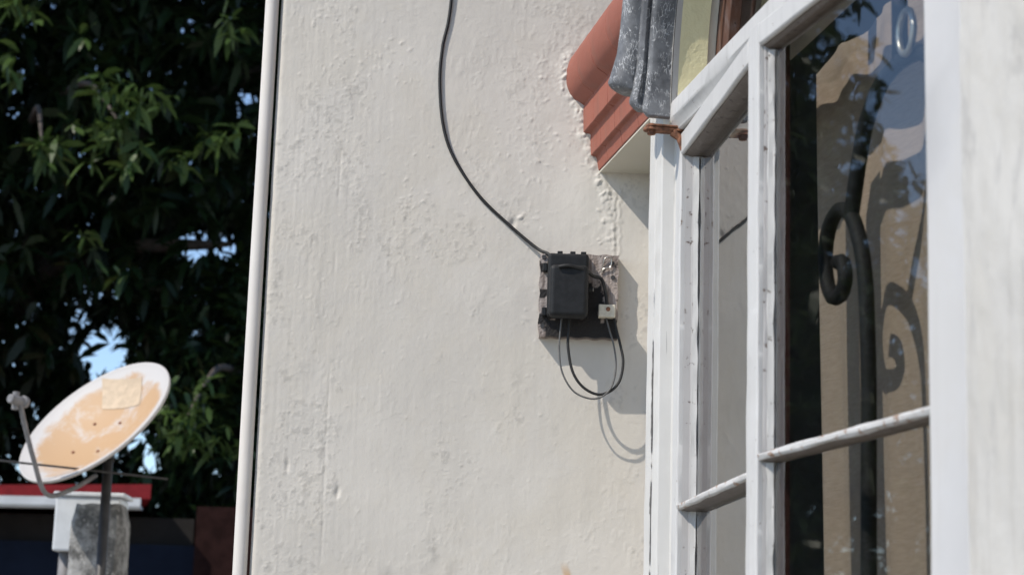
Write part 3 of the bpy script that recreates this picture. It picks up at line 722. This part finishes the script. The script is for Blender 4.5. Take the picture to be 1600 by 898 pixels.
def rbox(name, lo, hi, m, parent, bev, seg=4):
    mb = MB(); mb.box(lo, hi); return mb.build(name, m, parent, bevel=bev, bseg=seg)
rbox('closure_base', (.0655, -.058, 2.276), (.1415, -.0255, 2.3955), M['black'], jb, .006)
cov = rbox('closure_cover', (.0690, -.088, 2.270), (.1405, -.0585, 2.368), M['black'], jb, .009, 5)
for z in (2.372, 2.288): rbox('mounting_lug', (.0565, -.039, z - .008), (.0653, -.0255, z + .008), M['black'], jb, .002)
for x in (.088, .112, .132): rbox('mounting_lug', (x - .005, -.039, 2.3957), (x + .005, -.0255, 2.4035), M['black'], jb, .0015)
mb = MB(); mb.tube([(.1418, -.036, 2.332), (.1505, -.036, 2.332)], .0065, 12); mb.build('side_boss', M['black'], jb, bevel=.001)
mb = MB(); mb.tube([(.1508, -.036, 2.332), (.1520, -.036, 2.332)], .0035, 10); mb.build('screw', M['brass'], jb)
tb = rbox('terminal_block', (.1620, -.044, 2.2795), (.1930, -.0258, 2.3035), M['ivory'], jb, .0015, 2)
mb = MB(); mb.tube([(.1795, -.0435, 2.2945), (.1795, -.0455, 2.2945)], .0042, 12); mb.build('screw', M['rust'], tb)
for x, z in ((.0585, 2.3935), (.1865, 2.385), (.1885, 2.358), (.0590, 2.262)):
    mb = MB(); mb.tube([(x, -.0255, z), (x, -.0285, z)], .0042, 10); mb.build('nail_head', M['pole'], jb)
mb = MB(); mb.tube(spline([(.168, -.027, 2.371), (.172, -.031, 2.393), (.184, -.031, 2.394), (.183, -.030, 2.378), (.171, -.030, 2.374), (.166, -.028, 2.366)], 6), .0013, 6); mb.build('wire_clip', M['brass'], jb)
mb = MB(); mb.tube(spline([(.085, -.0905, 2.362), (.105, -.092, 2.364), (.135, -.082, 2.358), (.150, -.05, 2.355), (.166, -.04, 2.352), (.174, -.036, 2.330), (.178, -.034, 2.304)], 8), .0034, 8); mb.build('jumper_lead', M['cable'], jb, smooth=True)

dc = MB(); pts = [(-.1315, -.02, 3.6), (-.128, -.007, 3.2), (-.1345, -.0034, 2.905), (-.148, -.0034, 2.806), (-.1505, -.0034, 2.732), (-.140, -.0034, 2.646), (-.116, -.0034, 2.583), (-.067, -.0034, 2.513), (-.006, -.0036, 2.456), (.045, -.012, 2.413), (.066, -.030, 2.399), (.076, -.036, 2.385)]
dc.tube(spline(pts, 10), .0031, 10)
tag(dc.build('drop_cable', M['cable'], smooth=True), 'long black cable curving down the plaster wall into the closure', 'cable')
l1 = [(.0945, -.050, 2.279), (.0925, -.050, 2.262), (.0905, -.052, 2.215), (.097, -.053, 2.172), (.118, -.054, 2.138), (.147, -.054, 2.125), (.171, -.053, 2.129), (.189, -.05, 2.150), (.196, -.047, 2.186), (.192, -.043, 2.224), (.183, -.038, 2.256), (.1765, -.033, 2.281)]
mb = MB(); mb.tube(spline(l1, 10), .0017, 8); tag(mb.build('cable_loop', M['cable_grey'], smooth=True), 'thin grey outer cable loop under the closure ending at the ivory block', 'cable')
l2 = [(.1085, -.046, 2.279), (.1080, -.046, 2.258), (.1065, -.048, 2.224), (.115, -.049, 2.178), (.133, -.05, 2.149), (.160, -.05, 2.134), (.184, -.048, 2.139), (.203, -.045, 2.160), (.2095, -.042, 2.196), (.204, -.038, 2.228), (.196, -.033, 2.260), (.1895, -.029, 2.29), (.183, -.031, 2.3036)]
mb = MB(); mb.tube(spline(l2, 10), .0026, 8); tag(mb.build('cable_loop', M['cable'], smooth=True), 'thicker black inner cable loop hanging from the bottom of the closure', 'cable')

# ------------------------------------------------------------------ satellite dish beyond the corner
DC = Vector((-1.449, 3.2, 2.475))
view = (CAM - DC).normalized()
ir = (rt - view * rt.dot(view)).normalized(); iu = view.cross(ir) * 1.0
if iu.z < 0: iu = -iu
dn = (view * .43 + (ir * -.60 + iu * .80) * .903).normalized()
da = (ir * .80 + iu * .60).normalized(); da = (da - dn * da.dot(dn)).normalized(); db = dn.cross(da)
def D(a, b, c): return DC + da * a + db * b + dn * c
dish = empty('satellite_dish', D(.06, 0, -.55) * 0 + Vector((-1.386, 3.24, 0)))
tag(dish, 'rust stained satellite dish on a black pole beyond the wall corner', 'satellite dish')
RD = .297; V = []; F = []; rust = []; nr_, na = 26, 72
for i in range(nr_ + 1):
    q = i / nr_
    for k in range(na):
        a = 2 * math.pi * k / na; x, y = RD * q * math.cos(a), RD * q * math.sin(a) * .94
        V.append(D(x, y, .075 * (q * q - 1)))
        r1 = max(0, 1 - (q / .97) ** 9)
        rust.append((r1 * .92, 0))
F = [(i * na + k, (i + 1) * na + k, (i + 1) * na + (k + 1) % na, i * na + (k + 1) % na) for i in range(nr_) for k in range(na)]
# rolled rim and the back
for q, c in ((1.015, .004), (1.03, .0), (1.025, -.010), (1.0, -.012), (.6, -.06), (.05, -.082)):
    for k in range(na):
        a = 2 * math.pi * k / na; V.append(D(RD * q * math.cos(a), RD * q * math.sin(a) * .94, c)); rust.append((0, 0))
for i in range(nr_, nr_ + 6): F += [(i * na + k, (i + 1) * na + k, (i + 1) * na + (k + 1) % na, i * na + (k + 1) % na) for k in range(na)]
dm = mesh('reflector', V, F, M['dish'], dish, smooth=True)
ca = dm.data.color_attributes.new('rust', 'FLOAT_COLOR', 'POINT')
arr = np.ones((len(V), 4), dtype=np.float32); arr[:, :2] = np.array(rust); ca.data.foreach_set('color', arr.ravel())
surf = lambda x, y: .075 * ((x / RD) ** 2 + (y / RD / .94) ** 2 - 1)
def patch(c, e1, e2, name, m, h=.002):
    V = []; n = 6
    for i in range(n + 1):
        for j in range(n + 1):
            p, q = i / n - .5, j / n - .5; x = c[0] + e1[0] * p + e2[0] * q; y = c[1] + e1[1] * p + e2[1] * q; V.append(D(x, y, surf(x, y) + h))
    F = [(i * (n + 1) + j, (i + 1) * (n + 1) + j, (i + 1) * (n + 1) + j + 1, i * (n + 1) + j + 1) for i in range(n) for j in range(n)]
    mesh(name, V, F, m, dm)
M['sticker'] = simple('faded_sticker', (0.50, 0.385, 0.265), 0.6, 0.12, 30, 0.1, 60)
patch((.136, .125), (.113, -.15), (-.066, -.105), 'faded_sticker', M['sticker'])
for x, y in ((-.005, .107), (.067, .007), (-.123, .02), (-.052, -.08)):
    mb = MB(); mb.tube([D(x, y, surf(x, y) - .002), D(x, y, surf(x, y) + .004)], .006, 10); mb.build('bolt', M['rust'], dm)
P0 = Vector((-1.386, 3.24, 0)); P1 = Vector((-1.398, 3.24, 2.36))
mb = MB(); mb.tube([P0, P1], .0175, 14); mb.build('pole', M['pole'], dish, smooth=True)
mb = MB(); mb.tube([P1 - Vector((0, 0, .02)), D(-.02, .0, -.11)], .024, 10); mb.tube([D(-.02, 0, -.125), D(-.02, 0, -.086)], .06, 14); mb.build('mount_bracket', M['pole'], dish)
def px(x, y, Y):
    d = fw * 3050 + rt * (x - 800) - up * (y - 449); return CAM + d * ((Y - CAM.y) / d.y)
am = spline([px(150, 742, 3.25), px(110, 765, 3.16), px(72, 771, 3.08), px(52, 715, 2.98), px(38, 660, 2.92), px(31, 628, 2.88)], 6)
mb = MB(); mb.tube(am, .0085, 8); mb.build('feed_arm', M['dish_grey'], dish, smooth=True)
lo = px(30, 626, 2.88)
tw = (DC - lo).normalized()
mb = MB(); mb.tube([lo - tw * .045, lo - tw * .042, lo + tw * .012, lo + tw * .016, lo + tw * .032], [.012, .016, .016, .022, .020], 14)
mb.tube([lo + Vector((-.012, 0, .03)), lo + Vector((-.012, 0, -.03))], .012, 10); mb.build('feed_horn', M['dish_grey'], dish, smooth=False, bevel=.002)

wr = spline([px(-30, 716, 3.02), px(28, 722, 3.03), px(140, 734, 3.1), px(262, 748, 3.22)], 6)
mb = MB(); mb.tube(wr, .0042, 6); tag(mb.build('overhead_wire', M['pole'], smooth=True), 'thin black wire crossing the lower edge of the dish', 'wire')

# broken concrete post and white metal box beside the pole
V = []; F = []; n = 28; zs = np.concatenate([np.linspace(0, 1.7, 6), np.linspace(1.75, 2.19, 16)])
for j, z in enumerate(zs):
    for k in range(n):
        a = 2 * math.pi * k / n; c, s = math.cos(a), math.sin(a)
        q = (abs(c) ** 5 + abs(s) ** 5) ** (-.2)
        top = sstep(2.12, 2.19, np.array(z)) * .15
        rr_ = .098 * q * (1 - float(top)) + .006 * (vnoise(np.array([z * 22.]), np.array([k * .7]), 3)[0] - .5)
        V.append((-1.452 + rr_ * c, 3.46 + rr_ * s, z + (.035 * (vnoise(np.array([k * .45]), np.array([1.5]), 8)[0] - .3) if j > 17 else 0)))
F = [(j * n + k, j * n + (k + 1) % n, (j + 1) * n + (k + 1) % n, (j + 1) * n + k) for j in range(len(zs) - 1) for k in range(n)]
V.append((-1.45, 3.46, 2.185)); F += [((len(zs) - 1) * n + k, (len(zs) - 1) * n + (k + 1) % n, len(V) - 1) for k in range(n)]
tag(mesh('concrete_post', V, F, M['concrete'], smooth=False), 'rough broken grey concrete post below the satellite dish', 'post')
bx = empty('metal_box', (-1.5, 3.68, 0)); tag(bx, 'white metal box on a thin leg behind the concrete post', 'box')
mb = MB(); mb.box((-1.655, 3.60, 2.045), (-1.415, 3.76, 2.245)); mb.build('box_body', M['boxwhite'], bx, bevel=.008)
mb = MB(); mb.box((-1.662, 3.592, 2.246), (-1.40, 3.768, 2.262)); mb.build('box_lid', M['boxwhite'], bx, bevel=.004)
mb = MB(); mb.tube([(-1.615, 3.66, 0), (-1.615, 3.66, 2.044)], .026, 8); mb.build('leg', M['dish_grey'], bx, smooth=True)

# ------------------------------------------------------------------ neighbouring house
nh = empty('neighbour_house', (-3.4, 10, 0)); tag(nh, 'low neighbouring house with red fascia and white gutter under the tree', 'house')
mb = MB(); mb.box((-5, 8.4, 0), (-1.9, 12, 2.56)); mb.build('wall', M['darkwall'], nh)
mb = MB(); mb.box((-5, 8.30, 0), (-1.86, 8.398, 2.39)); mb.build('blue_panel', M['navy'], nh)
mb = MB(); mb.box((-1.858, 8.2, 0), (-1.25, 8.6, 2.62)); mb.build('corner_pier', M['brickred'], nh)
mb = MB(); mb.add([(-5.2, 7.97, 2.60), (-2.10, 7.97, 2.635), (-2.10, 7.97, 2.722), (-5.2, 7.97, 2.62), (-5.2, 12.4, 2.60), (-3.1, 12.4, 2.635), (-3.1, 12.4, 3.0), (-5.2, 12.4, 3.0)],
    [(0, 1, 2, 3), (3, 2, 6, 7), (1, 5, 6, 2), (0, 4, 5, 1), (0, 3, 7, 4), (4, 7, 6, 5)]); rf = mb.build('roof', M['red'], nh)
gp = [(7.968, 2.555), (7.90, 2.555), (7.885, 2.57), (7.88, 2.618), (7.89, 2.618), (7.897, 2.575), (7.968, 2.565)]
V = [(-5.2, y, z - .02) for y, z in gp] + [(-2.14, y, z + .012) for y, z in gp]; n = len(gp)
mesh('gutter', V, [(k, (k + 1) % n, (k + 1) % n + n, k + n) for k in range(n)] + [tuple(range(n)), tuple(reversed(range(n, 2 * n)))], M['gutter'], rf)

# ------------------------------------------------------------------ trees
def leaves(points, dirs, per, size, seed, tint=(0, 1), holes=None, sz=None):
    """whorls of long drooping leaves; returns verts, faces, tints"""
    rg = np.random.default_rng(seed); n = len(points)
    P = np.repeat(points, per, 0); Dv = np.repeat(dirs, per, 0)
    N_ = len(P)
    ang = np.tile(np.arange(per) * 2 * math.pi / per, n) + rg.uniform(0, 6.28, N_) * .15 + np.repeat(rg.uniform(0, 6.28, n), per)
    ref = np.where(np.abs(Dv[:, 2:3]) < .9, np.array([[0, 0, 1.]]), np.array([[1., 0, 0]]))
    e1 = np.cross(Dv, ref); e1 /= np.linalg.norm(e1, axis=1, keepdims=True); e2 = np.cross(Dv, e1)
    rad = e1 * np.cos(ang)[:, None] + e2 * np.sin(ang)[:, None]
    tilt = rg.uniform(.15, 1.0, N_)[:, None]
    ld = rad + Dv * tilt; ld /= np.linalg.norm(ld, axis=1, keepdims=True)
    L = (np.repeat(sz, per) if sz is not None else size) * rg.uniform(.45, 1.2, N_); L = L[:, None]
    side = np.cross(ld, np.array([[0, 0, 1.]]) + rg.normal(0, .45, (N_, 3))); side /= np.linalg.norm(side, axis=1, keepdims=True)
    w = L * rg.uniform(.10, .15, N_)[:, None]
    droop = np.array([[0, 0, -1.]]) * L * rg.uniform(.08, .38, N_)[:, None]
    base = P + Dv * rg.uniform(-.06, .06, N_)[:, None]
    m1 = base + ld * L * .35; m2 = base + ld * L * .70 + droop * .35; tp = base + ld * L * .95 + droop
    if holes is not None:
        keep = holes(m2); base, m1, m2, tp, side, w = [q[keep] for q in (base, m1, m2, tp, side, w)]; N_ = len(base)
    V = np.stack([base, m1 - side * w, m1 + side * w, m2 - side * w * .85, m2 + side * w * .85, tp], 1).reshape(-1, 3)
    i = np.arange(N_)[:, None] * 6
    T = np.concatenate([i + np.array([[0, 1, 2]]), i + np.array([[3, 5, 4]])], 0); Q = i + np.array([[1, 3, 4, 2]])
    t = np.repeat(rg.uniform(tint[0], tint[1], N_), 6)
    return V, T.tolist() + Q.tolist(), t
def leaf_mesh(name, parts, m, parent):
    V = []; F = []; T = []; n = 0
    for v, f, t in parts:
        V.append(v); F += [tuple(i + n for i in q) for q in f]; T.append(t); n += len(v)
    V = np.concatenate(V); T = np.concatenate(T)
    o = mesh(name, V, F, m, parent)
    ca = o.data.color_attributes.new('tint', 'FLOAT_COLOR', 'POINT')
    a = np.ones((len(V), 4), dtype=np.float32); a[:, 0] = T; ca.data.foreach_set('color', a.ravel()); return o
def unit(n, rg):
    d = rg.normal(0, 1, (n, 3)); return d / np.linalg.norm(d, axis=1, keepdims=True)

# gaps through the crown (tunnels of open air between boughs)
HOLES = [((310, 392), 20, 14), ((345, 330), 5, 6), ((352, 392), 9, 9), ((165, 560), 22, 26), ((150, 545), 12, 14), ((212, 692), 16, 14), ((236, 724), 12, 12), ((30, 735), 8, 8), ((312, 530), 7, 14), ((383, 335), 5, 8), ((32, 118), 5, 7)]
def openair(P):
    d = P - np.array(CAM); zc = d @ np.array(fw)
    X = 800 + 3050 * (d @ np.array(rt)) / zc; Y = 449 - 3050 * (d @ np.array(up)) / zc
    keep = np.ones(len(P), bool)
    jig = 1 + .5 * np.sin(X * .35 + Y * .21) 
    for (cx, cy), rx, ry in HOLES: keep &= ((X - cx) / (rx * 1.9)) ** 2 + ((Y - cy) / (ry * 1.9)) ** 2 > jig
    return keep

tree = empty('broadleaf_tree', (-4.9, 12.4, 0)); tag(tree, 'big dark broadleaf tree filling the view left of the plaster wall', 'tree')
rg = np.random.default_rng(21)
def lobe(c, r, n, shell=.0):
    d = unit(n, rg); q = (shell + (1 - shell) * rg.random(n) ** (1 / 3))[:, None]
    q = np.maximum(q, .0)
    return np.array(c) + d * np.array(r) * q, d
parts = []
p, d = lobe((-3.2, 12.0, 6.0), (3.9, 3.4, 4.4), 10500); d = d * .5 + unit(len(p), rg) * .7; d[:, 2] -= .1; d /= np.linalg.norm(d, axis=1, keepdims=True)
parts.append(leaves(p, d, 9, .23, 1, (0, .15), openair))  # low tint puts the crown's deep shade into the leaf colour
p, d = lobe((-6.6, 8.6, 9.9), (3.7, 3.2, 2.7), 2600, .3)  # unseen upper-left lobe, added to keep sun off the leaves in view
parts.append(leaves(p, d, 8, .34, 2, (0, .7), openair))
p, d = lobe((-3.6, 9.6, 8.9), (3.2, 3.0, 1.9), 1800, .2)
parts.append(leaves(p, d, 8, .32, 3, (0, .35), openair))
p, d = lobe((-1.75, 9.3, 3.1), (.75, .5, 1.3), 520)
parts.append(leaves(p, d, 9, .17, 4, (0, .35), openair))
# sprays on the near side; their higher tint paints sunlight into the leaf colour
def spray(cx, cy, Y, n, s, seed, size=.15):
    rg2 = np.random.default_rng(seed); c = np.array(px(cx, cy, Y))
    p = c + rg2.normal(0, 1, (n, 3)) * np.array([s, s * .8, s * .8]); d = unit(n, rg2) * .6 + np.array([-.1, -.4, -.5]); d /= np.linalg.norm(d, axis=1, keepdims=True)
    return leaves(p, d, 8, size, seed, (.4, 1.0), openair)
for a in ((185, 170, 7.0, 13, .11), (190, 220, 7.2, 10, .12), (65, 225, 7.0, 6, .08), (350, 40, 7.0, 3, .04), (345, 220, 7.3, 4, .06), (290, 655, 7.3, 14, .12), (330, 670, 7.3, 6, .1), (285, 245, 7.2, 3, .05), (30, 40, 7.2, 5, .14), (60, 80, 7.4, 3, .12), (140, 420, 7.6, 3, .15)):
    parts.append(spray(*a, seed=int(a[0] + a[1])))
cr = leaf_mesh('crown', parts, M['leaf'], tree)
mb = MB()
mb.tube(spline([(-4.9, 12.4, 0), (-4.85, 12.4, 1.6), (-4.9, 12.3, 3.2), (-4.6, 12.3, 5.5), (-4.2, 12.2, 8)], 5), [.42 - .32 * i / 20 for i in range(21)], 12)
mb.build('trunk', M['bark'], tree, smooth=True)
for e in ((-6.4, 9.0, 9.6), (-3.6, 9.8, 8.6), (-1.4, 10.5, 6.4), (-5.6, 12.6, 6.8), (-2.0, 9.8, 4.6), (-2.6, 14.2, 7.2)):
    s = Vector((-4.85, 12.3, 3.4 + .25 * abs(e[0] + 3.4))); e = Vector(e); mid = s.lerp(e, .5) + Vector((0, 0, .5))
    mb = MB(); mb.tube(spline([s, mid, e], 7), [.17 - .15 * i / 14 for i in range(15)], 8); mb.build('limb', M['bark'], tree, smooth=True)
for (x, y, Y), e in (((185, 190, 7.05), (-3.2, 9.6, 5.6)), ((65, 222, 7.05), (-3.4, 9.6, 5.4)), ((290, 655, 7.3), (-1.8, 9.2, 3.6))):
    s = px(x, y, Y); mb = MB(); mb.tube(spline([Vector(e), s.lerp(Vector(e), .5) + Vector((0, 0, .15)), s], 6), [.03 - .024 * i / 12 for i in range(13)], 6); mb.build('twig', M['bark'], tree, smooth=True)

# lower trees standing to the left: the nearer casement mirrors them against the sky
for (x, y, rx, rz, zc, lab, sd3) in ((-12.2, 12.6, 4.4, 3.4, 3.9, 'rounded low tree mirrored across the right part of the nearer casement glass', 61), (-10.2, 13.2, 1.75, 4.6, 6.2, 'tall slim dark tree mirrored in the left part of the nearer casement glass', 65)):
    t = empty('garden_tree', (x, y, 0)); tag(t, lab, 'tree', 'trees left of the house')
    p = unit(3200, rg) * np.array([rx, rx, rz]) * (rg.random(3200) ** .4)[:, None] + np.array([x, y, zc]); d = unit(3200, rg)
    leaf_mesh('crown', [leaves(p, d, 8, .30, sd3, (0, .8))], M['leaf2'], t)
    mb = MB(); mb.tube([(x, y, 0), (x + .1, y, 1.5), (x, y + .1, 4)], [.25, .2, .08], 10); mb.build('trunk', M['bark'], t, smooth=True)
